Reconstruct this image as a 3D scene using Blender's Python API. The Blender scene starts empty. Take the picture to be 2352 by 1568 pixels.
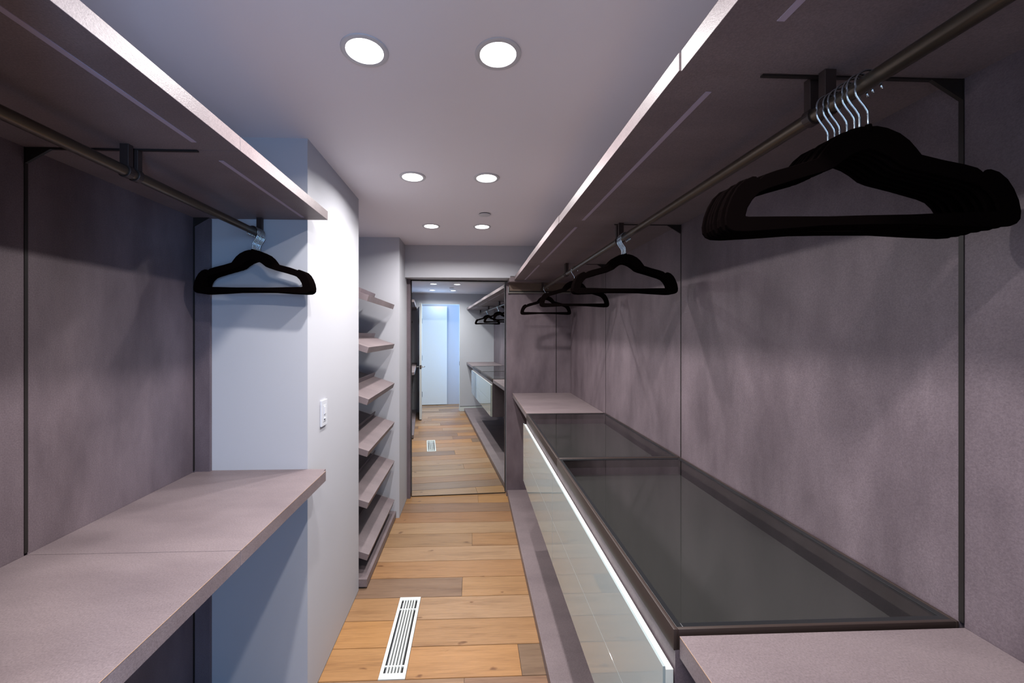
import bpy, bmesh, math, random
from mathutils import Vector, Matrix

random.seed(7)
SC = bpy.context.scene
COL = SC.collection
PI = math.pi

# ------------------------------------------------------------------ camera
F, YAW, PX, PY, CH = 914.9, 0.0378, 1119.0, 767.4, 1.519
cd = bpy.data.cameras.new('camera')
cam = bpy.data.objects.new('camera', cd)
COL.objects.link(cam)
cam.location = (0, 0, CH)
cam.rotation_euler = (PI / 2, 0, -YAW)
cd.sensor_fit = 'HORIZONTAL'
cd.sensor_width = 36
cd.lens = F / 2352 * 36
cd.shift_x = (1176 - PX) / 2352
cd.shift_y = (PY - 784) / 2352
cd.clip_start = 0.01
SC.camera = cam

# ------------------------------------------------------------------ world, lights, exposure
SC.view_settings.view_transform = 'Standard'
SC.view_settings.look = 'None'
SC.view_settings.gamma = 1
SC.view_settings.use_curve_mapping = False
SC.view_settings.exposure = -0.12
w = bpy.data.worlds.new('world')
SC.world = w
w.use_nodes = True
w.node_tree.nodes['Background'].inputs[0].default_value = (0.45, 0.65, 1.0, 1)
w.node_tree.nodes['Background'].inputs[1].default_value = 2.0

LAMP_W = 12.3
LAMP_COL = (1.0, 0.975, 0.965)
CEIL = 2.32
LAMPS = [(x, y) for y in (0.23, 1.137, 2.04, 2.963) for x in (-0.303, 0.074)]


def lamp(name, loc, rot, power, color, shape='DISK', size=0.08, size_y=None, spread=PI):
    l = bpy.data.lights.new(name, 'AREA')
    l.energy = power
    l.color = color
    l.shape = shape
    l.size = size
    if size_y:
        l.size_y = size_y
    l.spread = spread
    o = bpy.data.objects.new(name, l)
    o.location = loc
    o.rotation_euler = rot
    COL.objects.link(o)
    return o


for lx, ly in LAMPS:
    lamp('downlight_beam', (lx, ly, CEIL + 0.002), (0, 0, 0), LAMP_W, LAMP_COL, 'DISK', 0.055, spread=math.radians(155))
# daylight entering by the hall window, beyond the doorway behind the camera
lamp('hall_daylight', (-2.28, -0.80, 1.35), (0, -PI / 2, 0), 40, (0.56, 0.78, 1.0), 'RECTANGLE', 1.5, 0.55)
# added blue fill for the left bay, from an unseen window in the far hall wall
lamp('added_blue_fill', (0.66, -1.17, 1.45), (PI / 2, 0, 0), 78, (0.30, 0.57, 1.0), 'RECTANGLE', 0.62, 1.25)
# extra fill from a ceiling lamp added in the hall
lamp('hall_fill_beam', (-0.15, -0.80, 2.30), (0, 0, 0), 3.5, (0.85, 0.90, 1.0), 'DISK', 0.1)


# ------------------------------------------------------------------ materials
def srgb(r, g, b):
    f = lambda c: (c / 255 / 12.92) if c / 255 <= 0.04045 else ((c / 255 + 0.055) / 1.055) ** 2.4
    return (f(r), f(g), f(b), 1)


def new_mat(name, base, rough=0.5, metal=0.0, spec=0.5):
    m = bpy.data.materials.new(name)
    m.use_nodes = True
    b = m.node_tree.nodes['Principled BSDF']
    b.inputs['Base Color'].default_value = base
    b.inputs['Roughness'].default_value = rough
    b.inputs['Metallic'].default_value = metal
    b.inputs['Specular IOR Level'].default_value = spec
    return m, m.node_tree, b


def nd(nt, t, **kw):
    n = nt.nodes.new(t)
    for k, v in kw.items():
        setattr(n, k, v)
    return n


def add_bump(nt, b, height_socket, strength, dist):
    bp = nd(nt, 'ShaderNodeBump')
    bp.inputs['Strength'].default_value = strength
    bp.inputs['Distance'].default_value = dist
    nt.links.new(height_socket, bp.inputs['Height'])
    nt.links.new(bp.outputs[0], b.inputs['Normal'])


def noise(nt, vec, scale, detail=3, rough=0.5):
    n = nd(nt, 'ShaderNodeTexNoise')
    n.inputs['Scale'].default_value = scale
    n.inputs['Detail'].default_value = detail
    n.inputs['Roughness'].default_value = rough
    if vec is not None:
        nt.links.new(vec, n.inputs['Vector'])
    return n


def world_pos(nt, scale=(1, 1, 1)):
    g = nd(nt, 'ShaderNodeNewGeometry')
    mp = nd(nt, 'ShaderNodeMapping')
    mp.inputs['Scale'].default_value = scale
    nt.links.new(g.outputs['Position'], mp.inputs['Vector'])
    return mp.outputs[0]


def ramp(nt, fac, stops):
    r = nd(nt, 'ShaderNodeValToRGB')
    e = r.color_ramp.elements
    while len(e) < len(stops):
        e.new(0.5)
    for i, (p, c) in enumerate(stops):
        e[i].position = p
        e[i].color = c
    nt.links.new(fac, r.inputs[0])
    return r


def taupe_mat(name, c0, c1, streak):
    """embossed leather-look melamine: faint blotches plus a fine pebble grain"""
    m, nt, b = new_mat(name, c0, 0.46, 0, 0.4)
    blotch = noise(nt, world_pos(nt, streak), 2.6, 5, 0.6)
    r = ramp(nt, blotch.outputs[0], [(0.3, c0), (0.72, c1)])
    fine = noise(nt, world_pos(nt), 300, 3, 0.7)
    fr = ramp(nt, fine.outputs[0], [(0.3, (0.78, 0.77, 0.78, 1)), (0.7, (1.2, 1.2, 1.21, 1))])
    mx = nd(nt, 'ShaderNodeMix', data_type='RGBA', blend_type='MULTIPLY')
    mx.inputs[0].default_value = 1.0
    nt.links.new(r.outputs[0], mx.inputs[6])
    nt.links.new(fr.outputs[0], mx.inputs[7])
    nt.links.new(mx.outputs[2], b.inputs['Base Color'])
    gr = noise(nt, world_pos(nt, (1, 1, 1.6)), 260, 3, 0.7)
    add_bump(nt, b, gr.outputs[0], 0.35, 0.0012)
    return m


TAUPE = taupe_mat('taupe_board_shaded', srgb(80, 69, 74), srgb(112, 99, 104), (2.2, 2.2, 0.8))  # uprights darkened: weaker lamp light, partly hanger shadows, put into the colour
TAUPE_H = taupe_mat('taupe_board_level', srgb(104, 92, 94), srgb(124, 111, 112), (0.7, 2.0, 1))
EDGE = new_mat('board_edge_line', srgb(178, 140, 108), 0.6)[0]

WALL, nt, b = new_mat('white_paint', srgb(176, 176, 182), 0.55, 0, 0.3)
add_bump(nt, b, noise(nt, world_pos(nt), 160, 3).outputs[0], 0.08, 0.001)
CEILM, nt, b = new_mat('ceiling_paint', srgb(226, 223, 230), 0.6, 0, 0.25)
add_bump(nt, b, noise(nt, world_pos(nt), 140, 3).outputs[0], 0.06, 0.001)
DOORM = new_mat('door_lacquer', srgb(205, 208, 210), 0.35)[0]
WHITE = new_mat('white_plastic', srgb(195, 196, 202), 0.35)[0]
WHITE_M = new_mat('white_enamel', srgb(196, 200, 198), 0.4)[0]
SHADOW = new_mat('dark_gap', srgb(26, 22, 20), 0.8)[0]
BLACK_M = new_mat('black_profile', srgb(38, 33, 32), 0.4, 0.3)[0]
BRONZE = new_mat('bronze_metal', srgb(48, 36, 32), 0.5, 0.1)[0]
BRONZE_L = new_mat('bronze_rod', srgb(88, 78, 68), 0.32, 0.75)[0]
DARKBR = new_mat('dark_bracket', srgb(60, 48, 46), 0.45, 0.4)[0]
GASKET = new_mat('black_gasket', srgb(20, 21, 24), 0.38)[0]
CHROME = new_mat('chrome', srgb(205, 222, 232), 0.14, 1.0)[0]
STEEL = new_mat('brushed_steel', srgb(150, 150, 150), 0.35, 1.0)[0]
ALU = new_mat('aluminium_rail', srgb(140, 134, 126), 0.35, 0.8)[0]
DIFF = new_mat('light_strip_diffuser', srgb(165, 152, 170), 0.45)[0]
TRAY = new_mat('tray_lining', srgb(70, 69, 68), 0.7)[0]
TRAY_S = new_mat('tray_side', srgb(56, 48, 45), 0.5)[0]
VENTIN = new_mat('duct_inside', srgb(120, 122, 130), 0.6)[0]

m, nt, b = new_mat('black_velvet', srgb(8, 5, 5), 0.95, 0, 0.0)
b.inputs['Sheen Weight'].default_value = 0.0
b.inputs['Sheen Roughness'].default_value = 0.5
b.inputs['Sheen Tint'].default_value = (0.3, 0.25, 0.25, 1)
add_bump(nt, b, noise(nt, None, 900, 2).outputs[0], 0.3, 0.0005)
VELVET = m

MIRROR = new_mat('mirror_silver', (0.80, 0.85, 0.84, 1), 0.0, 1.0)[0]

m, nt, b = new_mat('drawer_back_painted_glass', srgb(148, 158, 158), 0.03, 0, 0.35)
b.inputs['IOR'].default_value = 1.5
b.inputs['Coat Weight'].default_value = 0.0
b.inputs['Coat Roughness'].default_value = 0.02
DRAWER_GLASS = m
DRAWER_CORE = new_mat('drawer_white_core', srgb(205, 207, 200), 0.35)[0]
GLASS_EDGE = new_mat('glass_edge_green', srgb(150, 172, 170), 0.15)[0]

# tinted glass: transparent body, fresnel reflection
m = bpy.data.materials.new('smoked_glass')
m.use_nodes = True
nt = m.node_tree
nt.nodes.clear()
out = nd(nt, 'ShaderNodeOutputMaterial')
tr = nd(nt, 'ShaderNodeBsdfTransparent')
tr.inputs[0].default_value = (0.74, 0.74, 0.735, 1)
gl = nd(nt, 'ShaderNodeBsdfGlossy')
gl.inputs['Roughness'].default_value = 0.015
gl.inputs['Color'].default_value = (1, 1, 1, 1)
fr = nd(nt, 'ShaderNodeFresnel')
fr.inputs[0].default_value = 1.5
mx = nd(nt, 'ShaderNodeMixShader')
gg = nd(nt, 'ShaderNodeNewGeometry')
inv = nd(nt, 'ShaderNodeMath', operation='SUBTRACT')
inv.inputs[0].default_value = 1.0
nt.links.new(gg.outputs['Backfacing'], inv.inputs[1])
fm = nd(nt, 'ShaderNodeMath', operation='MULTIPLY')
nt.links.new(fr.outputs[0], fm.inputs[0])
nt.links.new(inv.outputs[0], fm.inputs[1])
nt.links.new(fm.outputs[0], mx.inputs[0])
nt.links.new(tr.outputs[0], mx.inputs[1])
nt.links.new(gl.outputs[0], mx.inputs[2])
nt.links.new(mx.outputs[0], out.inputs[0])
SMOKED = m

m = bpy.data.materials.new('lamp_lens_lit')
m.use_nodes = True
nt = m.node_tree
nt.nodes.clear()
out = nd(nt, 'ShaderNodeOutputMaterial')
em = nd(nt, 'ShaderNodeEmission')
em.inputs[0].default_value = (1.0, 0.99, 0.97, 1)
em.inputs[1].default_value = 12
nt.links.new(em.outputs[0], out.inputs[0])
LENS = m

# oak planks: every plank carries its own colour in object colour
m, nt, b = new_mat('oak_plank', (0.5, 0.3, 0.15, 1), 0.42, 0, 0.4)
oi = nd(nt, 'ShaderNodeObjectInfo')
geo = nd(nt, 'ShaderNodeNewGeometry')
off = nd(nt, 'ShaderNodeVectorMath', operation='SCALE')
nt.links.new(oi.outputs['Location'], off.inputs[0])
off.inputs['Scale'].default_value = 3.7
ad = nd(nt, 'ShaderNodeVectorMath', operation='ADD')
nt.links.new(geo.outputs['Position'], ad.inputs[0])
nt.links.new(off.outputs[0], ad.inputs[1])
mp = nd(nt, 'ShaderNodeMapping')
mp.inputs['Scale'].default_value = (1.0, 9.0, 1.0)
nt.links.new(ad.outputs[0], mp.inputs[0])
wide = noise(nt, mp.outputs[0], 1.7, 5, 0.62)
wide.inputs['Distortion'].default_value = 0.6
mp2 = nd(nt, 'ShaderNodeMapping')
mp2.inputs['Scale'].default_value = (2.5, 60.0, 1.0)
nt.links.new(ad.outputs[0], mp2.inputs[0])
fine = noise(nt, mp2.outputs[0], 2.5, 4, 0.65)
fine.inputs['Distortion'].default_value = 0.8
r1 = ramp(nt, wide.outputs[0], [(0.25, (0.66, 0.62, 0.62, 1)), (0.48, (1.0, 1.0, 1.0, 1)), (0.78, (1.12, 1.15, 1.2, 1))])
r2 = ramp(nt, fine.outputs[0], [(0.25, (0.76, 0.74, 0.73, 1)), (0.6, (1.06, 1.06, 1.06, 1))])
m1 = nd(nt, 'ShaderNodeMix', data_type='RGBA', blend_type='MULTIPLY')
m1.inputs[0].default_value = 1
nt.links.new(oi.outputs['Color'], m1.inputs[6])
nt.links.new(r1.outputs[0], m1.inputs[7])
m2 = nd(nt, 'ShaderNodeMix', data_type='RGBA', blend_type='MULTIPLY')
m2.inputs[0].default_value = 1
nt.links.new(m1.outputs[2], m2.inputs[6])
nt.links.new(r2.outputs[0], m2.inputs[7])
# knots: sparse elongated cells
mp3 = nd(nt, 'ShaderNodeMapping')
mp3.inputs['Scale'].default_value = (1.0, 2.1, 1.0)
nt.links.new(ad.outputs[0], mp3.inputs[0])
wob = noise(nt, mp3.outputs[0], 9, 3)
wa = nd(nt, 'ShaderNodeVectorMath', operation='SCALE')
wa.inputs['Scale'].default_value = 0.13
nt.links.new(wob.outputs['Color'], wa.inputs[0])
wb = nd(nt, 'ShaderNodeVectorMath', operation='ADD')
nt.links.new(mp3.outputs[0], wb.inputs[0])
nt.links.new(wa.outputs[0], wb.inputs[1])
vo = nd(nt, 'ShaderNodeTexVoronoi', voronoi_dimensions='2D')
vo.inputs['Scale'].default_value = 3.3
nt.links.new(wb.outputs[0], vo.inputs['Vector'])
sp = nd(nt, 'ShaderNodeSeparateColor')
nt.links.new(vo.outputs['Color'], sp.inputs[0])
ma = nd(nt, 'ShaderNodeMath', operation='MULTIPLY_ADD')
nt.links.new(sp.outputs[0], ma.inputs[0])
ma.inputs[1].default_value = 0.16
nt.links.new(vo.outputs['Distance'], ma.inputs[2])
kr = ramp(nt, ma.outputs[0], [(0.0, (0.30, 0.20, 0.17, 1)), (0.045, (0.45, 0.36, 0.33, 1)), (0.095, (1, 1, 1, 1))])
m3 = nd(nt, 'ShaderNodeMix', data_type='RGBA', blend_type='MULTIPLY')
m3.inputs[0].default_value = 0.85
nt.links.new(m2.outputs[2], m3.inputs[6])
nt.links.new(kr.outputs[0], m3.inputs[7])
nt.links.new(m3.outputs[2], b.inputs['Base Color'])
add_bump(nt, b, fine.outputs[0], 0.12, 0.001)
OAK = m


# ------------------------------------------------------------------ mesh helpers
def link(name, me, parent=None):
    o = bpy.data.objects.new(name, me)
    COL.objects.link(o)
    if parent is not None:
        o.parent = parent
    return o


def world_loc(o):
    v = Vector((0, 0, 0))
    while o is not None:
        v = v + Vector(o.location)
        o = o.parent
    return v


class MB:
    def __init__(self):
        self.bm = bmesh.new()

    def box(self, x0, x1, y0, y1, z0, z1, bevel=0.0):
        g = bmesh.ops.create_cube(self.bm, size=1)
        vs = g['verts']
        for v in vs:
            v.co = Vector(((x0 + x1) / 2 + v.co.x * (x1 - x0), (y0 + y1) / 2 + v.co.y * (y1 - y0), (z0 + z1) / 2 + v.co.z * (z1 - z0)))
        if bevel > 0:
            es = list({e for v in vs for e in v.link_edges})
            bmesh.ops.bevel(self.bm, geom=es, offset=bevel, segments=2, affect='EDGES', profile=0.5)
        return self

    def prism(self, pts, axis, a, b, bevel=0.0):
        """polygon pts (2-D) extruded along axis between a and b"""
        def co(p, t):
            if axis == 'x':
                return (t, p[0], p[1])
            if axis == 'y':
                return (p[0], t, p[1])
            return (p[0], p[1], t)
        v0 = [self.bm.verts.new(co(p, a)) for p in pts]
        v1 = [self.bm.verts.new(co(p, b)) for p in pts]
        n = len(pts)
        fs = [self.bm.faces.new(v0[::-1]), self.bm.faces.new(v1)]
        for i in range(n):
            fs.append(self.bm.faces.new((v0[i], v0[(i + 1) % n], v1[(i + 1) % n], v1[i])))
        bmesh.ops.recalc_face_normals(self.bm, faces=fs)
        if bevel > 0:
            es = list({e for f in fs[:2] for e in f.edges})
            bmesh.ops.bevel(self.bm, geom=es, offset=bevel, segments=1, affect='EDGES')
        return self

    def ring(self, cx, cy, prof, n=32):
        """lathe a list of (radius, z) about a vertical axis"""
        rows = []
        for r, z in prof:
            if r < 1e-6:
                rows.append([self.bm.verts.new((cx, cy, z))])
            else:
                rows.append([self.bm.verts.new((cx + r * math.cos(2 * PI * i / n), cy + r * math.sin(2 * PI * i / n), z)) for i in range(n)])
        for a, b_ in zip(rows, rows[1:]):
            for i in range(n):
                j = (i + 1) % n
                if len(a) == 1:
                    self.bm.faces.new((a[0], b_[j], b_[i]))
                elif len(b_) == 1:
                    self.bm.faces.new((a[i], a[j], b_[0]))
                else:
                    self.bm.faces.new((a[i], a[j], b_[j], b_[i]))
        return self

    def tube(self, pts, r, n=8):
        pts = [Vector(p) for p in pts]
        up = Vector((0, 1, 0.01)).normalized()
        rings = []
        for i, p in enumerate(pts):
            t = (pts[min(i + 1, len(pts) - 1)] - pts[max(i - 1, 0)]).normalized()
            a = t.cross(up)
            if a.length < 1e-3:
                a = t.cross(Vector((1, 0, 0)))
            a.normalize()
            b_ = t.cross(a)
            rings.append([self.bm.verts.new(p + a * (r * math.cos(2 * PI * k / n)) + b_ * (r * math.sin(2 * PI * k / n))) for k in range(n)])
        for A, B in zip(rings, rings[1:]):
            for k in range(n):
                self.bm.faces.new((A[k], A[(k + 1) % n], B[(k + 1) % n], B[k]))
        self.bm.faces.new(rings[0][::-1])
        self.bm.faces.new(rings[-1])
        return self

    def build(self, name, mat, parent=None, smooth=False, loc=None):
        bmesh.ops.recalc_face_normals(self.bm, faces=self.bm.faces)
        base = world_loc(parent) if parent is not None else Vector((0, 0, 0))
        if loc is not None:
            base = Vector(loc)
        for v in self.bm.verts:
            v.co -= base
        me = bpy.data.meshes.new(name)
        self.bm.to_mesh(me)
        self.bm.free()
        me.materials.append(mat)
        if smooth:
            for p in me.polygons:
                p.use_smooth = True
            try:
                me.set_sharp_from_angle(angle=math.radians(35))
            except Exception:
                pass
        o = link(name, me, parent)
        if loc is not None:
            o.location = Vector(loc) - (world_loc(parent) if parent is not None else Vector((0, 0, 0)))
        return o


def tag(o, label, cat=None, group=None, kind=None):
    if label:
        o['label'] = label
    if cat:
        o['category'] = cat
    if group:
        o['group'] = group
    if kind:
        o['kind'] = kind
    return o


def empty(name, loc, label, cat, group=None):
    o = bpy.data.objects.new(name, None)
    o.empty_display_size = 0.05
    COL.objects.link(o)
    o.location = loc
    return tag(o, label, cat, group)


def copy_tree(o, parent=None):
    c = o.copy()
    COL.objects.link(c)
    if parent is not None:
        c.parent = parent
    for ch in list(o.children):
        copy_tree(ch, c)
    return c


def struct(name, mb, mat, label):
    return tag(mb.build(name, mat), label, None, None, 'structure')


# ------------------------------------------------------------------ key dimensions
Y0, Y1, Y2, Y3 = 0.721, 1.738, 2.733, 3.728      # joints along the right run
XR = 0.928                                       # face of the right wall panels
XL = -1.1165                                     # face of the left wall panels
YD = -0.33                                       # wall with the doorway, behind the camera
YE = 1.657                                       # end of the left bay
YH = -1.15                                       # far wall of the hall

# ------------------------------------------------------------------ room shell
mb = MB()
mb.box(XR + 0.012, XR + 0.10, YD, 3.95, -0.06, CEIL)
struct('wall_right', mb, WALL, 'white wall carrying the taupe panels on the right')
mb = MB()
mb.box(-1.23, XL - 0.012, YD, YE, -0.06, CEIL)
struct('wall_left', mb, WALL, 'white wall carrying the taupe panels on the left')
mb = MB()
mb.prism([(-1.23, YE), (-0.673, YE), (-0.673, 2.391), (-1.23, 2.391)], 'z', -0.06, CEIL, 0.0)
struct('wall_left_pier', mb, WALL, 'white pier with the light switch between left bay and shoe niche')
struct('wall_niche_back', MB().box(-1.23, -1.00, 2.391, 3.321, -0.06, CEIL), WALL, 'white back wall of the shoe niche')
struct('wall_niche_side', MB().box(-1.23, -0.602, 3.321, 3.95, -0.06, CEIL), WALL, 'white wall between the shoe niche and the mirror')
struct('wall_far', MB().box(-0.602, XR + 0.012, 3.85, 3.95, -0.06, CEIL), WALL, 'white wall behind the mirror')
mb = MB()
mb.box(-0.602, 0.345, 3.60, 3.85, 2.030, CEIL)
mb.box(0.345, XR + 0.012, 3.60, 3.85, 2.046, CEIL)
struct('wall_header', mb, WALL, 'white header above the tall mirror')
mb = MB()
mb.box(-1.23, -0.535, YD - 0.12, YD, -0.06, CEIL)
mb.box(0.245, XR + 0.10, YD - 0.12, YD, -0.06, CEIL)
mb.box(-0.535, 0.245, YD - 0.12, YD, 2.11, CEIL)
struct('wall_doorway', mb, WALL, 'white wall with the doorway, seen in the mirror')
# recessed flush baseboard beneath a shadow gap on the doorway wall
mb = MB()
mb.box(0.247, XR, YD, YD + 0.004, 0.0, 0.088)
struct('baseboard_back', mb, WHITE_M, 'flush white baseboard beside the doorway')
mb = MB()
mb.box(0.247, XR, YD, YD + 0.0015, 0.088, 0.098)
struct('trim_1', mb, SHADOW, 'dark reveal line above the flush baseboard')
# painted strip for the shadow line where white walls meet the floor
mb = MB()
mb.box(-0.675, -0.672, YE + 0.01, 2.388, 0.0, 0.006)
mb.box(-0.604, -0.601, 3.325, 3.70, 0.0, 0.006)
struct('wall_foot_shade', mb, new_mat('painted_shade_line', srgb(120, 112, 108), 0.8)[0], 'thin painted shadow line between the white walls and the oak floor')

# hall beyond the doorway
mb = MB()
mb.box(-2.42, 0.35, YH - 0.1, YH, -0.06, CEIL + 0.1)
mb.box(0.97, 2.0, YH - 0.1, YH, -0.06, CEIL + 0.1)
mb.box(0.35, 0.97, YH - 0.1, YH, -0.06, 0.80)
mb.box(0.35, 0.97, YH - 0.1, YH, 2.10, CEIL + 0.1)
struct('wall_hall_far', mb, WALL, 'pale hall wall seen through the doorway')
struct('wall_hall_near_left', MB().box(-2.42, -1.23, YD - 0.12, YD, -0.06, CEIL + 0.1), WALL, 'hall side of the closet wall, left')
struct('wall_hall_near_right', MB().box(XR + 0.10, 2.0, YD - 0.12, YD, -0.06, CEIL + 0.1), WALL, 'hall side of the closet wall, right')
struct('wall_hall_end', MB().box(2.0, 2.1, YH - 0.1, YD, -0.06, CEIL + 0.1), WALL, 'closed end of the hall')
mb = MB()
mb.box(-2.42, -2.32, YH, -1.10, -0.06, CEIL + 0.1)
mb.box(-2.42, -2.32, -0.50, YD - 0.12, -0.06, CEIL + 0.1)
mb.box(-2.42, -2.32, -1.10, -0.50, -0.06, 0.55)
mb.box(-2.42, -2.32, -1.10, -0.50, 2.15, CEIL + 0.1)
struct('wall_hall_window', mb, WALL, 'end wall of the hall holding its window')
mb = MB()
mb.box(-2.38, -2.34, -1.10, -1.06, 0.55, 2.15)
mb.box(-2.38, -2.34, -0.54, -0.50, 0.55, 2.15)
mb.box(-2.38, -2.34, -1.06, -0.54, 0.55, 0.59)
mb.box(-2.38, -2.34, -1.06, -0.54, 2.11, 2.15)
struct('window_1', mb, WHITE_M, 'white window frame at the end of the hall')
mb = MB()
mb.box(0.35, 0.38, YH - 0.09, YH - 0.05, 0.80, 2.10)
mb.box(0.94, 0.97, YH - 0.09, YH - 0.05, 0.80, 2.10)
mb.box(0.38, 0.94, YH - 0.09, YH - 0.05, 0.80, 0.83)
mb.box(0.38, 0.94, YH - 0.09, YH - 0.05, 2.07, 2.10)
struct('window_added', mb, WHITE_M, 'added white window frame, unseen, in the far hall wall right of the doorway')  # window added out of view to let blue light reach the left bay
struct('ceiling_hall', MB().box(-2.42, 2.1, YH - 0.1, YD - 0.12, CEIL, CEIL + 0.1), CEILM, 'ceiling of the hall')


# ceiling with round openings for the downlights
def ceiling():
    bm = bmesh.new()
    hs = 0.09
    xs = sorted({-1.23, XR + 0.10} | {x + s for x, _ in LAMPS for s in (-hs, hs)})
    ys = sorted({YD - 0.12, 3.95} | {y + s for _, y in LAMPS for s in (-hs, hs)})
    N = 32
    for i in range(len(xs) - 1):
        for j in range(len(ys) - 1):
            x0, x1, y0, y1 = xs[i], xs[i + 1], ys[j], ys[j + 1]
            cx, cy = (x0 + x1) / 2, (y0 + y1) / 2
            hit = [1 for a, b_ in LAMPS if abs(a - cx) < 0.01 and abs(b_ - cy) < 0.01]
            if not hit:
                vs = [bm.verts.new(p) for p in ((x0, y0, CEIL), (x0, y1, CEIL), (x1, y1, CEIL), (x1, y0, CEIL))]
                bm.faces.new(vs)
            else:
                R = 0.056
                inner, outer = [], []
                for k in range(N):
                    a = 2 * PI * (k + 0.5) / N
                    c, s = math.cos(a), math.sin(a)
                    q = hs / max(abs(c), abs(s))
                    inner.append(bm.verts.new((cx + R * c, cy + R * s, CEIL)))
                    outer.append(bm.verts.new((cx + q * c, cy + q * s, CEIL)))
                top = [bm.verts.new((v.co.x, v.co.y, CEIL + 0.05)) for v in inner]
                for k in range(N):
                    l = (k + 1) % N
                    bm.faces.new((inner[k], inner[l], outer[l], outer[k]))
                    bm.faces.new((inner[k], top[k], top[l], inner[l]))
                    if outer[k].co.x != outer[l].co.x and outer[k].co.y != outer[l].co.y:
                        sx = cx + hs * (1 if outer[k].co.x > cx else -1)
                        sy = cy + hs * (1 if outer[k].co.y > cy else -1)
                        cv = bm.verts.new((sx, sy, CEIL))
                        bm.faces.new((outer[k], outer[l], cv))
    # closed back above
    x0, x1, y0, y1 = xs[0], xs[-1], ys[0], ys[-1]
    z = CEIL + 0.08
    bm.faces.new([bm.verts.new(p) for p in ((x0, y0, z), (x1, y0, z), (x1, y1, z), (x0, y1, z))])
    for p, q in (((x0, y0), (x1, y0)), ((x1, y0), (x1, y1)), ((x1, y1), (x0, y1)), ((x0, y1), (x0, y0))):
        bm.faces.new([bm.verts.new(c) for c in ((p[0], p[1], CEIL), (q[0], q[1], CEIL), (q[0], q[1], z), (p[0], p[1], z))])
    me = bpy.data.meshes.new('ceiling')
    for f in bm.faces:
        if abs(f.normal.z) > 0.5 and f.calc_center_median().z < CEIL + 0.01 and f.normal.z > 0:
            f.normal_flip()
    bm.to_mesh(me)
    bm.free()
    me.materials.append(CEILM)
    o = link('ceiling', me)
    tag(o, 'smooth pale grey ceiling with recessed downlights', None, None, 'structure')


ceiling()

# ------------------------------------------------------------------ floor of oak planks
REG = (-0.414, -0.2952, 1.766, 2.315)
mb = MB()
for bx in ((-1.23, REG[0] + 0.008, YD - 0.1, 3.95), (REG[1] - 0.008, XR + 0.10, YD - 0.1, 3.95),
           (REG[0] + 0.008, REG[1] - 0.008, YD - 0.1, REG[2] + 0.008), (REG[0] + 0.008, REG[1] - 0.008, REG[3] - 0.008, 3.95)):
    mb.box(*bx, -0.06, -0.0145)
mb.box(-2.42, 2.0, YH - 0.1, YD - 0.1, -0.06, -0.0145)
FLOOR = struct('floor', mb, SHADOW, 'floor of honey oak planks laid across the closet')

TONES = {
    'honey': (0.58, 0.345, 0.150), 'gold': (0.66, 0.37, 0.135), 'tan': (0.52, 0.335, 0.178), 'grey': (0.36, 0.245, 0.150),
    'brown': (0.42, 0.262, 0.145), 'pale': (0.62, 0.41, 0.215), 'red': (0.50, 0.280, 0.130)}


def plank(x0, x1, y0, y1, tone):
    if x1 - x0 < 0.02:
        return
    gx, gy = 0.0008, 0.0011
    mb = MB()
    mb.box(x0 + gx, x1 - gx, y0 + gy, y1 - gy, -0.0145, 0.0)
    for v in mb.bm.verts:
        if v.co.z > -0.001:
            cx, cy = (x0 + x1) / 2, (y0 + y1) / 2
            v.co.x += 0.0012 if v.co.x < cx else -0.0012
            v.co.y += 0.0012 if v.co.y < cy else -0.0012
    low = mb
    low.box(x0 + gx, x1 - gx, y0 + gy, y1 - gy, -0.0145, -0.0012)
    o = low.build('plank', OAK, FLOOR, loc=((x0 + x1) / 2, (y0 + y1) / 2, 0))
    t = TONES[tone]
    j = random.uniform(0.94, 1.06)
    o.color = (t[0] * j * 0.475, t[1] * j * 0.425 * random.uniform(0.98, 1.02), t[2] * j * 0.43 * random.uniform(0.95, 1.05), 1)


PW = 0.183
ROWS = {  # row index from y = 1.766: joints (x) and tones left to right
    -2: ([0.05], ['brown', 'gold']),
    -1: ([-0.035], ['tan', 'brown']),
    0: ([-0.414, -0.2952, 0.223], ['gold', None, 'gold', 'grey']),
    1: ([-0.414, -0.2952], ['gold', None, 'honey']),
    2: ([-0.414, -0.2952], ['honey', None, 'pale']),
    3: ([-0.06], ['grey', 'honey']),
    4: ([], ['honey']),
    5: ([], ['pale']),
    6: ([0.0], ['tan', 'honey']),
    7: ([-1.0], ['tan', 'pale']),
    8: ([0.6], ['red', 'brown']),
    9: ([-0.9], ['tan', 'brown']),
    10: ([0.055], ['honey', 'gold']),
}
lastj = 0
for k in range(-16, 12):
    ya = 1.766 + PW * k
    yb = ya + PW
    if k in ROWS:
        js, tn = ROWS[k]
    else:
        js = [random.uniform(-0.6, 0.4)]
        tn = [random.choice(['honey', 'tan', 'pale', 'gold', 'brown']) for _ in range(2)]
    xs = [-1.13] + js + [0.935]
    if ya < -0.40:
        if ya < YD - 0.12:
            xs = [-2.3, -0.9 + 0.37 * (k % 3), 0.5 + 0.2 * (k % 2), 1.98]
            tn = [random.choice(['honey', 'tan', 'pale', 'brown']) for _ in range(3)]
    for a, b_, t in zip(xs, xs[1:], tn):
        if t:
            plank(a, b_, max(ya, YH), min(yb, 3.845), t)
# threshold strip rows between hall and closet are covered by the loop (rows below YD)

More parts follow.
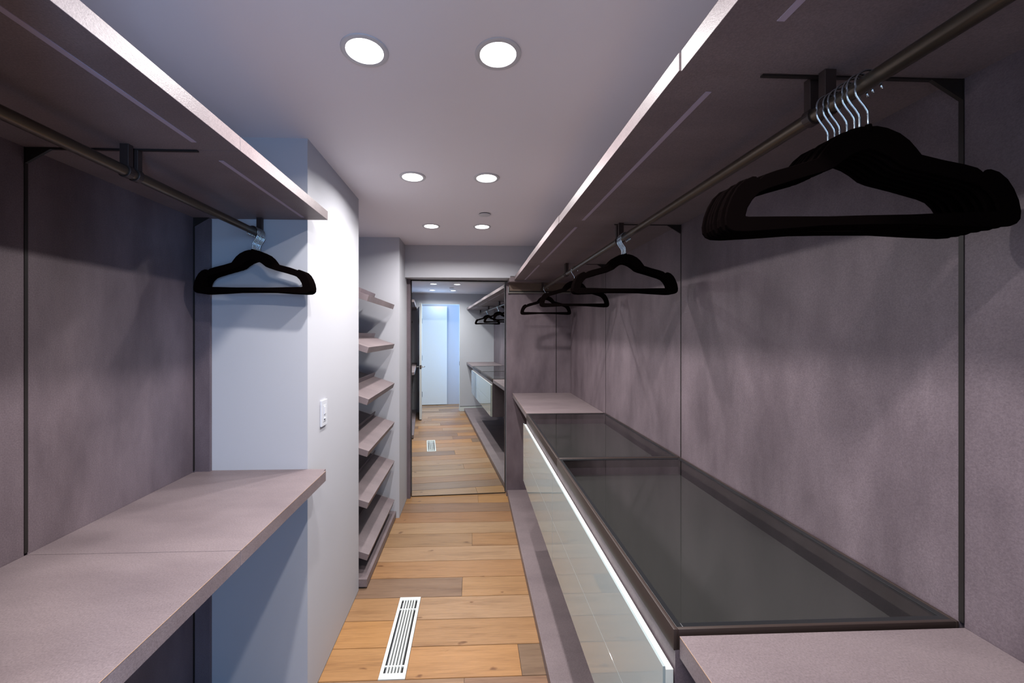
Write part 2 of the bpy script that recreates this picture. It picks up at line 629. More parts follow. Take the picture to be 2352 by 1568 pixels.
# ------------------------------------------------------------------ floor register
rg = empty('floor_register', ((REG[0] + REG[1]) / 2, (REG[2] + REG[3]) / 2, 0.0),
           'white metal slotted air vent set into the oak floor planks', 'vent')
x0, x1, y0, y1 = REG
mb = MB()
fw = 0.016
mb.box(x0 + .0005, x0 + fw, y0 + .0005, y1 - .0005, -0.004, 0.0025)
mb.box(x1 - fw, x1 - .0005, y0 + .0005, y1 - .0005, -0.004, 0.0025)
mb.box(x0 + fw, x1 - fw, y0 + .0005, y0 + 0.032, -0.004, 0.0025)
mb.box(x0 + fw, x1 - fw, y1 - 0.026, y1 - .0005, -0.004, 0.0025)
mb.build('frame', WHITE_M, rg)
mb = MB()
mb.box(x0 + 0.010, x0 + 0.012, y0 + 0.010, y1 - 0.010, -0.10, -0.004)
mb.box(x1 - 0.012, x1 - 0.010, y0 + 0.010, y1 - 0.010, -0.10, -0.004)
mb.box(x0 + 0.010, x1 - 0.010, y0 + 0.010, y0 + 0.012, -0.10, -0.004)
mb.box(x0 + 0.010, x1 - 0.010, y1 - 0.012, y1 - 0.010, -0.10, -0.004)
mb.box(x0 + 0.010, x1 - 0.010, y0 + 0.010, y1 - 0.010, -0.104, -0.10)
mb.build('duct_box', new_mat('duct_dark', srgb(52, 46, 44), 0.7)[0], rg)
inner0, inner1 = x0 + fw, x1 - fw
step = (inner1 - inner0) / 6
for i in range(7):
    cx = inner0 + i * step
    if i in (0, 6):
        continue
    mb = MB()
    mb.prism([(cx - 0.0042, 0.0020), (cx + 0.0032, 0.0020), (cx + 0.0056, -0.010), (cx + 0.0040, -0.010), (cx + 0.0015, -0.001), (cx - 0.0042, -0.001)],
             'y', y0 + 0.032, y1 - 0.026)
    mb.build('slat', WHITE_M, rg)
for yy in (y0 + 0.075, y1 - 0.095):
    MB().box(inner0, inner1, yy - 0.004, yy + 0.004, -0.008, -0.0012).build('crossbar', WHITE_M, rg)
mb = MB()
for i in range(6):
    cx = inner0 + (i + 0.30) * step
    mb.box(cx - 0.001, cx + 0.001, y0 + 0.034, y1 - 0.028, -0.022, -0.009)
tag(mb.build('damper_blades', VENTIN, rg), None)

# ------------------------------------------------------------------ downlights and sprinkler covers
rows_txt = ['just behind the camera, seen only in the mirror', 'nearest in view', 'in the middle row', 'in the farthest row']
for i, (lx, ly) in enumerate(LAMPS):
    side = 'left' if lx < 0 else 'right'
    r = i // 2
    lab = ['round recessed ceiling light on the %s, above the camera, seen in the mirror' % side,
           'large bright round recessed light nearest the camera, %s of the pair' % side,
           'round recessed ceiling light, %s one of the middle pair' % side,
           'small-looking recessed light, %s one of the pair nearest the mirror' % side][r]
    d = empty('downlight', (lx, ly, CEIL), lab, 'ceiling light', 'recessed ceiling lights')
    mb = MB()
    mb.ring(lx, ly, [(0.066, CEIL), (0.0655, CEIL - 0.0035), (0.062, CEIL - 0.005), (0.052, CEIL - 0.004), (0.0510, CEIL + 0.006), (0.0505, CEIL + 0.020)], 40)
    mb.build('trim_ring', WHITE, d, smooth=True)
    mb = MB()
    mb.ring(lx, ly, [(0.0, CEIL + 0.0045), (0.0512, CEIL + 0.0045)], 40)
    mb.build('lens', LENS, d)
for i, (sx, sy, lab) in enumerate([(0.083, 2.655, 'small round white sprinkler cover on the ceiling before the farthest lights'),
                                   (0.02, 0.62, 'small round sprinkler cover above the camera, dark in the mirror')]):
    s = empty('sprinkler_cover', (sx, sy, CEIL), lab, 'sprinkler', 'sprinkler covers')
    MB().ring(sx, sy, [(0.0, CEIL - 0.009), (0.034, CEIL - 0.009), (0.040, CEIL - 0.0075), (0.041, CEIL - 0.005), (0.0, CEIL - 0.005)], 32).build('cover_plate', WHITE, s, smooth=True)
    MB().ring(sx, sy, [(0.0, CEIL - 0.005), (0.036, CEIL - 0.005), (0.037, CEIL)], 32).build('cup', SHADOW, s)

# ------------------------------------------------------------------ taupe wall panels
G = 0.004


def panel(x0, x1, y0, y1, z0, z1, lab, group):
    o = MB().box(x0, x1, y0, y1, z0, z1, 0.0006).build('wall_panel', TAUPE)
    return tag(o, lab, 'wall panel', group)


gR = 'taupe panels lining the right wall'
panel(XR, XR + 0.012, YD, Y0 - G, 0.06, 2.04, 'taupe grained wall panel at the right edge of the photo', gR)
panel(XR, XR + 0.012, Y0 + G, Y1 - 0.0025, 0.06, 2.04, 'widest taupe wall panel behind the front glass tray on the right', gR)
panel(XR, XR + 0.012, Y1 + 0.0025, Y2 - 0.0008, 0.06, 2.04, 'taupe wall panel behind the hangers with crossing shadows, right wall', gR)
panel(XR, XR + 0.012, Y2 + 0.0008, 3.729, 0.06, 2.04, 'taupe wall panel above the far plain counter, right wall', gR)
gE = 'taupe panels facing the camera at the far end'
panel(0.321, 0.7905, 3.730, 3.750, 0.0, 1.995, 'taupe end panel between the mirror and the black joint', gE)
panel(0.7975, XR, 3.730, 3.750, 0.0, 1.995, 'narrow taupe end panel in the far right corner', gE)
MB().box(0.7905, 0.7975, 3.738, 3.748, 0.06, 1.995).build('joint_strip', BLACK_M)
tag(bpy.data.objects['joint_strip'], 'slim black joint strip in the far taupe end wall', 'joint strip')
gL = 'taupe panels lining the left wall'
panel(XL - 0.012, XL, YD, 1.036, 0.06, 2.02, 'taupe wall panel at the left edge of the photo', gL)
panel(XL - 0.012, XL, 1.044, YE - 0.002, 0.06, 2.02, 'taupe wall panel on the left bay wall with reflected light patches', gL)
panel(XL, -1.054, YE - 0.014, YE - 0.001, 0.06, 1.985, 'narrow upright taupe filler panel beside the white wall, left bay', gL)
panel(-0.6015, -0.571, 3.705, 3.755, 0.0, 2.03, 'narrow taupe strip on the left side of the tall mirror', None)


# ------------------------------------------------------------------ wall brackets
def bracket(y, w, side, lab, zc, zs, arm, under=True):
    """upright in the wall joint, arm under the shelf seam, gusset between"""
    X = XR if side > 0 else XL
    s = side
    g = empty('shelf_bracket', (X, y, zc), lab, 'bracket', 'black metal shelf brackets')
    MB().box(min(X - s * 0.0015, X + s * 0.010), max(X - s * 0.0015, X + s * 0.010), y - w, y + w, zc, zs).build('upright', BLACK_M, g)
    if under:
        MB().box(min(X - s * 0.0015, X + s * 0.010), max(X - s * 0.0015, X + s * 0.010), y - w, y + w, 0.06, zc - 0.05).build('lower_upright', BLACK_M, g)
    a0, a1 = X - s * arm, X - s * 0.0015
    MB().box(min(a0, a1), max(a0, a1), y - w * 0.9, y + w * 0.9, zs - 0.004, zs - 0.0005).build('arm', BLACK_M, g)
    t = max(w * 0.8, 0.0015)
    MB().prism([(X - s * 0.0015, zs - 0.004), (X - s * 0.062, zs - 0.004), (X - s * 0.0015, zs - 0.040)], 'y', y - t, y + t).build('gusset', BLACK_M, g)
    return g


bracket(Y0, 0.004, 1, 'black upright bracket in the wide joint behind the nearest hangers', 0.9735, 2.0015, 0.39)
bracket(Y1, 0.0025, 1, 'thin black bracket in the right wall joint behind the five hangers', 0.9735, 2.0055, 0.30)
bracket(Y2, 0.0010, 1, 'hairline bracket in the right wall joint beside the lone hanger', 0.968, 2.0055, 0.18)
bracket(1.040, 0.004, -1, 'black upright bracket in the joint of the left bay wall', 0.972, 1.9865, 0.42)
g = empty('shelf_bracket', (XL, YE - 0.016, 1.95), 'black corner bracket where the left shelf meets the narrow filler panel', 'bracket', 'black metal shelf brackets')
MB().prism([(XL + 0.001, 1.9865), (XL + 0.062, 1.9865), (XL + 0.001, 1.95)], 'y', YE - 0.020, YE - 0.0145).build('gusset', BLACK_M, g)
MB().box(XL + 0.0005, XL + 0.004, YE - 0.020, YE - 0.0145, 0.972, 1.95).build('upright', BLACK_M, g)
MB().box(XL + 0.0005, XL + 0.004, YE - 0.020, YE - 0.0145, 0.06, 0.92).build('lower_upright', BLACK_M, g)


# ------------------------------------------------------------------ shelves with light strips
def shelf(x0, x1, y0, y1, z0, z1, strip, lab, group):
    """strip = (xa, xb, ya, yb) recessed light strip on the underside"""
    t = empty('upper_shelf', ((x0 + x1) / 2, (y0 + y1) / 2, z0), lab, 'shelf', group)
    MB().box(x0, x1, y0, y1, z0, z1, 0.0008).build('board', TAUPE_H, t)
    if strip:
        xa, xb, ya, yb = strip
        MB().box(xa, xb, ya, yb, z0 - 0.0012, z0 + 0.0005).build('light_strip', DIFF, t)
    return t


gS = 'upper shelves on the right'
shelf(0.3835, XR + 0.011, YD + 0.002, Y0 - 0.004, 2.001, 2.0395, (0.468, 0.480, YD + 0.15, 0.595),
      'taupe upper shelf at the top right corner with a pale underside light strip', gS)
shelf(0.382, XR + 0.011, Y0 + 0.001, Y1 - 0.001, 2.0055, 2.0395, (0.468, 0.480, 0.782, 1.683),
      'long taupe upper shelf over the nearest hangers on the right', gS)
shelf(0.3805, XR + 0.011, Y1 + 0.001, Y2 - 0.001, 2.0075, 2.0415, (0.468, 0.480, 1.80, 2.69),
      'taupe upper shelf over the stack of five hangers, right run', gS)
shelf(0.382, XR + 0.011, Y2 + 0.001, 3.598, 2.0075, 2.0415, (0.468, 0.480, 2.80, 3.55),
      'farthest taupe upper shelf on the right, near the mirror', gS)
MB().box(0.336, XR + 0.011, 3.601, 3.760, 1.9965, 2.0425, 0.0008).build('shelf_end_board', TAUPE_H)
tag(bpy.data.objects['shelf_end_board'], 'short thick taupe cap board over the far end panel', 'board')
ch = empty('ceiling_track', (0.345, 3.72, 1.90), 'slim metal rail with brown fascia under the far end of the right shelf', 'rail')
MB().box(0.345, XR - 0.002, 3.716, 3.7285, 1.925, 1.9955).build('fascia', new_mat('brown_fascia', srgb(96, 78, 66), 0.5)[0], ch)
MB().box(0.345, XR - 0.002, 3.710, 3.7285, 1.902, 1.914, 0.001).build('rail', ALU, ch)
MB().box(0.345, XR - 0.002, 3.722, 3.7285, 1.914, 1.925).build('slot', SHADOW, ch)
MB().box(0.335, 0.3445, 3.704, 3.7285, 1.900, 1.960, 0.001).build('end_cap', STEEL, ch)

gS2 = 'upper shelves on the left'
shelf(XL - 0.011, -0.591, YD + 0.002, 1.0392, 1.9866, 2.0225, (-0.682, -0.670, YD + 0.15, 0.995),
      'near taupe upper shelf at the top left corner with a long light strip', gS2)
shelf(XL - 0.011, -0.591, 1.0402, YE - 0.001, 1.9866, 2.0225, (-0.682, -0.670, 1.10, 1.618),
      'far taupe upper shelf of the left bay, over the left hangers', gS2)

# ------------------------------------------------------------------ rods
RR = 0.0130
RODX, RODZ = 0.651, 1.934
LRX = -0.853
LRZ = 1.921


def rod(x, z, y0, y1, lab, group, supports, zs):
    t = empty('hanging_rod', (x, (y0 + y1) / 2, z), lab, 'clothes rail', group)
    bm = MB()
    n = 24
    for yy in (0,):
        pass
    rings = []
    for yy in (y0, y1):
        rings.append([bm.bm.verts.new((x + RR * math.cos(2 * PI * k / n), yy, z + RR * math.sin(2 * PI * k / n))) for k in range(n)])
    for k in range(n):
        bm.bm.faces.new((rings[0][k], rings[0][(k + 1) % n], rings[1][(k + 1) % n], rings[1][k]))
    bm.bm.faces.new(rings[0])
    bm.bm.faces.new(rings[1][::-1])
    bm.build('tube', BRONZE_L, t, smooth=True)
    for sy in supports:
        zz = zs(sy)
        w = 0.0075
        mb = MB()
        # strap from shelf down, widening to a collar round the rod
        R2 = RR + 0.0035
        pts = [(x - 0.0105, zz), (x + 0.0105, zz), (x + 0.0105, z + R2 * 0.75)]
        for k in range(0, 17):
            a = math.radians(40 - k * (260 / 16))
            pts.append((x + R2 * math.cos(a), z + R2 * math.sin(a)))
        pts.append((x - 0.0105, z + R2 * 0.75))
        mb.prism(pts, 'y', sy - w, sy + w, 0.0006)
        mb.build('support', DARKBR, t)
    return t


zsR = lambda y: 2.001 if y < Y0 else (2.0055 if y < Y1 else 2.0075)
gRod = 'bronze hanging rods on the right'
rod(RODX, RODZ, YD + 0.01, Y0 - 0.014, 'thick near bronze rod section at the top right corner', gRod, [Y0 - 0.0145, YD + 0.05], zsR)
rod(RODX, RODZ, Y0 - 0.012, Y1 - 0.001, 'bronze hanging rod between the big near bunch and the five hangers', gRod, [Y0 + 0.018, Y1 - 0.016], zsR)
rod(RODX, RODZ, Y1 + 0.001, Y2 - 0.001, 'bronze rod section carrying the lone middle hanger, right run', gRod, [Y1 + 0.014, Y2 - 0.014], zsR)
rod(RODX, RODZ, Y2 + 0.001, 3.70, 'farthest thin-looking bronze rod section near the mirror', gRod, [Y2 + 0.014, 3.66], zsR)
zsL = lambda y: 1.9866
rod(LRX, LRZ, YD + 0.01, 1.024, 'near bronze hanging rod in the left bay', 'bronze hanging rods on the left', [1.0165, YD + 0.05], zsL)
rod(LRX, LRZ, 1.026, 1.646, 'far bronze hanging rod in the left bay carrying seven hangers', 'bronze hanging rods on the left', [1.044, 1.636], zsL)

# ------------------------------------------------------------------ hangers
OUT_R = [(0, .163), (.012, .1635), (.028, .1595), (.047, .150), (.061, .138), (.0716, .1245), (.0786, .1145), (.108, .1055), (.143, .0965),
         (.1605, .0905), (.1655, .0865), (.1685, .0835), (.1715, .0845), (.1745, .0875), (.180, .0878), (.192, .083), (.204, .0715), (.213, .056), (.220, .0375),
         (.2232, .020), (.2222, .008), (.217, .001), (.208, -.003), (.190, -.004), (.131, -.001), (.070, .003), (0, .0035)]
IN_R = [(0, .1265), (.010, .1245), (.0236, .119), (.0377, .110), (.0517, .0985), (.0658, .0925), (.108, .081), (.155, .0667), (.169, .0605),
        (.180, .0495), (.188, .036), (.1915, .0222), (.186, .0212), (.131, .0205), (.061, .0188), (0, .0192)]


def hanger_body():
    def mirror(h):
        return h + [(-x, z) for x, z in h[-2:0:-1]]
    o, i = mirror(OUT_R), mirror(IN_R)
    bm = bmesh.new()
    t = 0.0027

    # bridge outer and inner by triangulating the face with a hole
    def loop(pts, y):
        vs = [bm.verts.new((p[0], y, p[1])) for p in pts]
        es = [bm.edges.new((vs[k], vs[(k + 1) % len(vs)])) for k in range(len(vs))]
        return vs, es
    ov, oe = loop(o, -t)
    iv, ie = loop(i, -t)
    bmesh.ops.triangle_fill(bm, use_beauty=True, edges=oe + ie)
    faces = list(bm.faces)
    r = bmesh.ops.extrude_face_region(bm, geom=faces)
    for v in [g for g in r['geom'] if isinstance(g, bmesh.types.BMVert)]:
        v.co.y += 2 * t
    bmesh.ops.recalc_face_normals(bm, faces=bm.faces)
    # round the long edges
    es = [e for e in bm.edges if len(e.link_faces) == 2 and e.calc_face_angle(0) > 1.2]
    bmesh.ops.bevel(bm, geom=es, offset=0.0011, segments=1, affect='EDGES')
    me = bpy.data.meshes.new('body')
    for v in bm.verts:
        v.co.z -= 0.240          # rod centre is the origin
    bm.to_mesh(me)
    bm.free()
    me.materials.append(VELVET)
    return me


BODY = hanger_body()


def hook_mesh():
    mb = MB()
    pts = [(0, 0, -0.086), (0, 0, -0.070), (0, 0, -0.056), (-0.0012, 0, -0.0505), (-0.006, 0, -0.0425), (-0.013, 0, -0.033), (-0.0180, 0, -0.0245), (-0.0205, 0, -0.0155)]
    R = 0.0200
    c = -0.0043
    for k in range(0, 17):
        a = math.radians(200 - k * (215 / 16))
        pts.append((R * math.cos(a), 0, c + R * math.sin(a)))
    pts.append((0.0215, 0, -0.016))
    mb.tube(pts, 0.0017, 8)
    bm = mb.bm
    me = bpy.data.meshes.new('hook')
    bmesh.ops.recalc_face_normals(bm, faces=bm.faces)
    bm.to_mesh(me)
    bm.free()
    me.materials.append(CHROME)
    for p in me.polygons:
        p.use_smooth = True
    return me


HOOK = hook_mesh()
NUB = MB().ring(0, 0, [(0.0, -0.0735), (0.0042, -0.0735), (0.0052, -0.078), (0.0055, -0.084)], 12)
nub_me = bpy.data.meshes.new('nub')
bmesh.ops.recalc_face_normals(NUB.bm, faces=NUB.bm.faces)
NUB.bm.to_mesh(nub_me)
NUB.bm.free()
nub_me.materials.append(VELVET)


def make_hanger():
    h = empty('clothes_hanger', (0, 0, 0), 'black velvet hanger', 'clothes hanger')
    link('body', BODY, h)
    link('hook', HOOK, h)
    link('neck', nub_me, h)
    return h


proto = make_hanger()
used = [False]


def hang(x, y, z, rz, lab, group):
    h = proto if not used[0] else copy_tree(proto)
    used[0] = True
    h.location = (x, y, z + RR + 0.0017 + 0.0043 - 0.0200)
    h.rotation_euler = (0, 0, rz)
    h['label'] = lab
    h['group'] = group


ordn = ['first', 'second', 'third', 'fourth', 'fifth', 'sixth', 'seventh']
R_ = math.radians
ys = [0.6930, 0.6830, 0.6730, 0.6570, 0.6460, 0.6350, 0.6240]
al = [4.0, 4.4, 4.8, 5.6, 6.0, 6.4, 6.8]
for i, (y, a) in enumerate(zip(ys, al)):
    lab = ('black velvet hanger nearest the camera in the big bunch, top right' if i == 6 else
           'black velvet hanger against the rod support at the back of the big near bunch' if i == 0 else
           'black velvet hanger in the big near bunch, %s counted from its rod support' % ordn[i])
    hang(RODX - 0.009 + random.uniform(-.002, .002), y, RODZ, -R_(a), lab, 'seven black hangers bunched at the top right')
for i, (y, a) in enumerate(zip([1.700, 1.689, 1.678, 1.667, 1.656], [0.2, 0.6, 0.3, 0.0, -0.5])):
    lab = ('front hanger of the five black ones bunched midway along the right rod' if i == 4 else
           'rearmost of the five black hangers bunched midway along the right rod' if i == 0 else
           'black hanger, %s from the back among the five midway along the right rod' % ordn[i])
    hang(RODX - 0.004, y, RODZ, R_(a), lab, 'five black hangers midway along the right rod')
hang(RODX - 0.006, 2.49, RODZ, R_(1.0), 'lone black velvet hanger just beyond the bunch of five', 'single hangers at the far end of the right rod')
hang(RODX - 0.006, 3.47, RODZ, R_(-1.0), 'lone black velvet hanger nearest the tall mirror', 'single hangers at the far end of the right rod')
for i, (y, a) in enumerate(zip([1.620, 1.611, 1.602, 1.593, 1.584, 1.575, 1.566], [-1.2, -1.0, -0.7, -0.4, 0.0, -0.4, -0.9])):
    lab = ('front black hanger of the bunch in the left bay' if i == 6 else
           'rearmost black hanger of the left bay bunch, against the rod end support' if i == 0 else
           'black hanger in the left bay bunch, %s counted from the rod end' % ordn[i])
    hang(LRX + 0.008, y, LRZ, PI + R_(a), lab, 'seven black hangers bunched in the left bay')

# ------------------------------------------------------------------ right counter: plain boards, cabinet with glass trays, drawers
ZC0, ZC1 = 0.927, 0.967


def counter(x0, x1, y0, y1, lab, group):
    t = empty('counter_board', ((x0 + x1) / 2, (y0 + y1) / 2, ZC0), lab, 'countertop', group)
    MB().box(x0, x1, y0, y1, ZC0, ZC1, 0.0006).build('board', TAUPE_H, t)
    e = 0.0006
    front = x0 if x0 > 0 else x1
    s = -1 if x0 > 0 else 1
    MB().box(min(front, front + s * e * .6), max(front, front + s * e * .6), y0 + .001, y1 - .001, ZC1 - 0.0012, ZC1 - 0.0001).build('edge_line', EDGE, t)
    return t


counter(0.3795, XR - 0.002, YD + 0.001, Y0 - 0.006, 'near plain taupe counter at the bottom right corner', 'plain counters on the right')
counter(0.3795, XR - 0.002, Y2 + 0.001, 3.7285, 'far plain taupe counter beyond the glass trays', 'plain counters on the right')
counter(XL + 0.001, -0.591, YD + 0.001, 1.0392, 'near taupe counter filling the bottom left corner', 'counters of the left bay')
counter(XL + 0.001, -0.591, 1.0404, YE - 0.022, 'far taupe counter of the left bay, under the left hangers', 'counters of the left bay')
MB().box(-1.11, -0.60, YE - 0.0215, YE - 0.0005, ZC0, ZC1).build('counter_end_strip', TAUPE_H)
tag(bpy.data.objects['counter_end_strip'], 'thin taupe closing strip of the left counter against the white wall', 'board')

XF = 0.374   # cabinet face


def cabinet(y0, y1, lab, nm):
    c = empty('drawer_cabinet', ((XF + XR) / 2, (y0 + y1) / 2, 0.505), lab, 'drawer cabinet', 'floating drawer cabinets on the right')
    b0 = y0 + 0.001
    b1 = y1 - 0.001
    mb = MB()
    xi = XF + 0.001
    mb.box(xi, XR - 0.003, b0, b0 + 0.018, 0.505, 0.936)
    mb.box(xi, XR - 0.003, b1 - 0.018, b1, 0.505, 0.936)
    mb.box(xi, XR - 0.003, b0 + 0.018, b1 - 0.018, 0.505, 0.523)
    mb.box(xi, XR - 0.003, b0 + 0.018, b1 - 0.018, 0.880, 0.898)
    mb.box(xi, xi + 0.016, b0 + 0.018, b1 - 0.018, 0.898, 0.936)
    mb.box(XR - 0.02, XR - 0.003, b0 + 0.018, b1 - 0.018, 0.523, 0.936)
    mb.build('body', TAUPE, c)
    # glass topped tray
    t = 0.007
    ft, fb = 0.974, 0.935
    mb = MB()
    mb.box(XF - 0.002, XF + t, b0, b1, fb, ft, 0.0010)
    mb.box(XR - 0.010, XR - 0.0035, b0, b1, fb, ft, 0.0015)
    mb.box(XF + t, XR - 0.010, b0, b0 + t, fb, ft, 0.0010)
    mb.box(XF + t, XR - 0.010, b1 - t, b1, fb, ft, 0.0015)
    tf = mb.build('tray_frame', BRONZE, c, smooth=True)
    gk = 0.012
    x0, x1, ya, yb = XF + t, XR - 0.010, b0 + t, b1 - t
    mb = MB()
    mb.box(x0, x0 + gk, ya, yb, ft - 0.008, ft - 0.0015, 0.001)
    mb.box(x1 - gk, x1, ya, yb, ft - 0.008, ft - 0.0015, 0.001)
    mb.box(x0 + gk, x1 - gk, ya, ya + gk, ft - 0.008, ft - 0.0015, 0.001)
    mb.box(x0 + gk, x1 - gk, yb - gk, yb, ft - 0.008, ft - 0.0015, 0.001)
    mb.build('gasket', GASKET, tf)
    MB().box(x0 + gk, x1 - gk, ya + gk, yb - gk, ft - 0.008, ft - 0.003).build('glass_pane', SMOKED, tf)
    mb = MB()
    mb.box(x0, x0 + 0.010, ya, yb, 0.899, ft - 0.0085)
    mb.box(x1 - 0.010, x1, ya, yb, 0.899, ft - 0.0085)
    mb.box(x0 + 0.010, x1 - 0.010, ya, ya + 0.010, 0.899, ft - 0.0085)
    mb.box(x0 + 0.010, x1 - 0.010, yb - 0.010, yb, 0.899, ft - 0.0085)
    mb.build('tray_sides', TRAY_S, tf)
    MB().box(x0 + 0.010, x1 - 0.010, ya + 0.010, yb - 0.010, 0.8985, 0.905).build('tray_lining', TRAY, tf)
    # drawers
    for k, (z0, z1) in enumerate([(0.7032, 0.9000), (0.5130, 0.7018)]):
        d = MB().box(0.3572, XF - 0.002, b0 + 0.001, b1 - 0.001, z0, z1, 0.0006).build('drawer', DRAWER_CORE, c)
        d['label'] = ('upper' if k == 0 else 'lower') + ' drawer front with pale glossy glass face'
        MB().box(0.3520, 0.3568, b0 + 0.001, b1 - 0.001, z0 - 0.0002, z1 + (0.006 if k == 0 else 0.0), 0.0002).build('glass_face', DRAWER_GLASS, d)
        MB().box(XF - 0.002, XF + 0.001, b0 + 0.05, b1 - 0.05, z0 + 0.02, z1 - 0.03).build('runner', SHADOW, d)
    return c


cabinet(Y0, Y1, 'near floating drawer cabinet with smoked glass top tray and pale glass drawers', 'near')
cabinet(Y1, Y2, 'far floating drawer cabinet with smoked glass top, before the plain far counter', 'far')

# bottom platforms
mb = MB()
tag(MB().box(0.329, XR + 0.011, YD + 0.001, 3.7285, 0.010, 0.058, 0.0008).build('base_platform', TAUPE_H),
    'low taupe platform along the floor under the right drawers', 'platform', 'low platforms')
plinthR = tag(MB().box(0.345, XR, YD + 0.003, 3.7285, 0.0, 0.010).build('plinth', SHADOW, bpy.data.objects['base_platform']), None)
tag(MB().box(XL - 0.011, -0.60, YD + 0.001, YE - 0.001, 0.010, 0.058, 0.0008).build('base_platform', TAUPE_H),
    'low taupe platform on the floor of the left bay', 'platform', 'low platforms')
MB().box(XL, -0.62, YD + 0.003, YE - 0.003, 0.0, 0.010).build('plinth', SHADOW, bpy.data.objects['base_platform.001'])
tag(MB().box(-0.999, -0.627, 2.402, 3.318, 0.012, 0.058, 0.0008).build('base_platform', TAUPE_H),
    'low taupe platform at the foot of the shoe niche', 'platform', 'low platforms')
MB().box(-0.99, -0.645, 2.41, 3.31, 0.0, 0.012).build('plinth', SHADOW, bpy.data.objects['base_platform.002'])

# ------------------------------------------------------------------ slanted shoe shelves
TH = math.radians(18.5)
fronts = [1.757, 1.440, 1.124, 0.809, 0.495, 0.180]
names = ['topmost slanted shoe shelf, its underside and front edge seen from below', 'second slanted shoe shelf from the top, at eye level',
         'third slanted shoe shelf from the top', 'fourth slanted shoe shelf from the top', 'fifth slanted shoe shelf from the top, second from the bottom',
         'lowest slanted shoe shelf, just above the niche platform']
T = 0.038
c_, s_ = math.cos(TH), math.sin(TH)


def shoe_shelf(zf, lab):
    t = empty('shoe_shelf', (-0.627, 2.85, zf), lab, 'shelf', 'slanted taupe shoe shelves')

    def P(u, v):    # u towards the wall along the board, v above the board
        return (-0.627 - u * c_ + v * s_, zf + u * s_ + v * c_)
    L = 0.370
    MB().prism([P(0, 0), P(L, 0), P(L, -T), P(0, -T)], 'y', 2.447, 3.250, 0.0006).build('board', TAUPE_H, t)
    u0 = 0.172
    MB().prism([P(u0, 0), P(u0 + 0.005, 0), P(u0 + 0.005, 0.034), P(u0, 0.034)], 'y', 2.447, 3.247, 0.0).build('heel_stop', TAUPE, t)
    for yy in (2.50, 3.20):
        a, b_ = P(L - 0.03, -0.002), P(L, -T + 0.002)
        MB().box(-0.9999, P(L, 0)[0] + 0.012, yy - 0.01, yy + 0.01, P(L, -T)[1] + 0.012, P(L, -T)[1] + 0.022).build('wall_pin', STEEL, t)
    return t


for zf, nm in zip(fronts, names):
    shoe_shelf(zf, nm)

# ------------------------------------------------------------------ mirror
mr = empty('mirror', (-0.125, 3.765, 0.006), 'tall frameless floor mirror reflecting the closet and the open door behind', 'mirror')
a0, a1 = Vector((-0.5655, 3.744)), Vector((0.3180, 3.7965))
d = (a1 - a0).normalized()
n = Vector((d.y, -d.x))


def slab(u0, u1, v0, v1, z0, z1, name, mat):
    L = (a1 - a0).length
    mb = MB()
    pts = []
    for u, v in ((u0, v0), (u1, v0), (u1, v1), (u0, v1)):
        p = a0 + d * (u * L) - n * v
        pts.append((p.x, p.y))
    mb.prism(pts, 'z', z0, z1)
    return mb.build(name, mat, mr)


slab(0.0035, 0.9965, 0.0, 0.004, 0.010, 2.0180, 'glass', MIRROR)
slab(0.0, 1.0, 0.0045, 0.022, 0.006, 2.022, 'backing', SHADOW)
slab(0.0, 1.0, 0.0045, 0.030, 0.0, 0.006, 'foot', SHADOW)

# ------------------------------------------------------------------ light switch
sw = empty('light_switch', (-0.673, 1.824, 1.108), 'white rocker dimmer switch plate on the white pier', 'switch')
MB().box(-0.6729, -0.6650, 1.790, 1.858, 1.108, 1.2235, 0.0012).build('plate', WHITE, sw)
MB().box(-0.6650, -0.6635, 1.808, 1.840, 1.128, 1.2010, 0.0004).build('inset', WHITE, sw)
mb = MB()
mb.prism([(-0.6635, 1.158), (-0.6600, 1.162), (-0.6620, 1.194), (-0.6635, 1.196)], 'y', 1.812, 1.830)
mb.build('paddle', WHITE, sw)
MB().box(-0.6635, -0.6600, 1.813, 1.829, 1.140, 1.1445).build('dimmer_slider', WHITE, sw)
MB().box(-0.6635, -0.6628, 1.818, 1.824, 1.133, 1.138).build('indicator', SHADOW, sw)

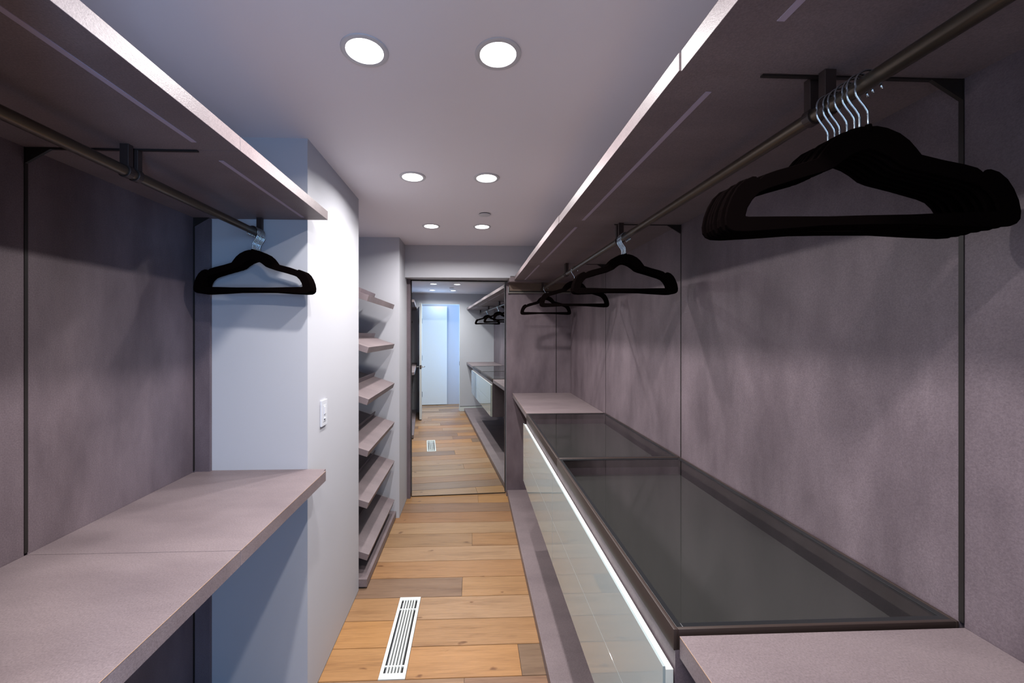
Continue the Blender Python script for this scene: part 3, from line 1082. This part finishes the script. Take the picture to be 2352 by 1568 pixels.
# ------------------------------------------------------------------ doors (seen in the mirror)
dr = empty('door_1', (-0.515, YD, 0.0), 'open white closet door with black hinges and steel lever, seen in the mirror', None)
dr['kind'] = 'structure'
MB().box(-0.533, -0.493, YD + 0.012, YD + 0.742, 0.018, 2.075, 0.001).build('door_leaf', DOORM, dr)
for hz in (0.35, 1.06, 1.78):
    hb = MB().box(-0.5350, -0.4915, YD + 0.002, YD + 0.0118, hz - 0.05, hz + 0.05).build('hinge', BLACK_M, dr)
    MB().ring(-0.490, YD + 0.0075, [(0, hz - 0.05), (0.006, hz - 0.05), (0.006, hz + 0.05), (0, hz + 0.05)], 12).build('hinge_pin', STEEL, hb)
yl = YD + 0.742 - 0.065
for s in (-1, 1):
    xf = -0.533 if s < 0 else -0.493
    mb = MB()
    mb.box(min(xf, xf + s * 0.006), max(xf, xf + s * 0.006), yl - 0.026, yl + 0.026, 0.914, 0.966, 0.001)
    h = mb.build('lock_rose', DARKBR, dr)
    MB().tube([(xf + s * 0.006, yl, 0.94), (xf + s * 0.045, yl, 0.94), (xf + s * 0.052, yl - 0.012, 0.94), (xf + s * 0.052, yl - 0.105, 0.94)], 0.0075, 10).build('lever', STEEL, h, smooth=True)
lp = MB().box(-0.527, -0.499, YD + 0.7415, YD + 0.7432, 0.905, 0.975).build('latch_plate', DARKBR, dr)
MB().box(-0.519, -0.507, YD + 0.743, YD + 0.751, 0.93, 0.95).build('latch_bolt', new_mat('brass', srgb(170, 110, 60), 0.3, 1.0)[0], lp)

mb = MB()
mb.box(-0.5355, -0.5345, YD - 0.12, YD + 0.0015, 0.0, 2.112)
mb.box(0.2440, 0.2455, YD - 0.12, YD + 0.0015, 0.0, 2.112)
mb.box(-0.5345, 0.2440, YD - 0.12, YD + 0.0015, 2.108, 2.1125)
struct('trim_3', mb, WHITE_M, 'slim white door lining of the doorway')
mb = MB()
mb.box(0.2405, 0.2438, YD - 0.05, YD - 0.02, 0.90, 0.98)
struct('trim_4', mb, DARKBR, 'dark strike plate on the door lining')

d2 = empty('door_2', (-0.75, YH + 0.05, 0.0), 'white flush hall door standing open against the hall wall, seen in the mirror', None)
d2['kind'] = 'structure'
MB().box(-0.78, 0.035, YH + 0.035, YH + 0.075, 0.012, 2.12, 0.001).build('door_leaf', DOORM, d2)
MB().box(-0.77, -0.75, YH + 0.001, YH + 0.035, 0.2, 2.0).build('hinge', STEEL, d2)
hl = empty('hall_fill_lamp', (-0.15, -0.80, CEIL), 'added round white fill lamp, unseen, in the hall behind the camera', 'ceiling light')  # lamp added to brighten the hall, no such fitting known there
MB().ring(-0.15, -0.80, [(0.066, CEIL), (0.0655, CEIL - 0.0035), (0.062, CEIL - 0.005), (0.055, CEIL - 0.004), (0.0, CEIL - 0.004)], 32).build('lens', LENS, hl)
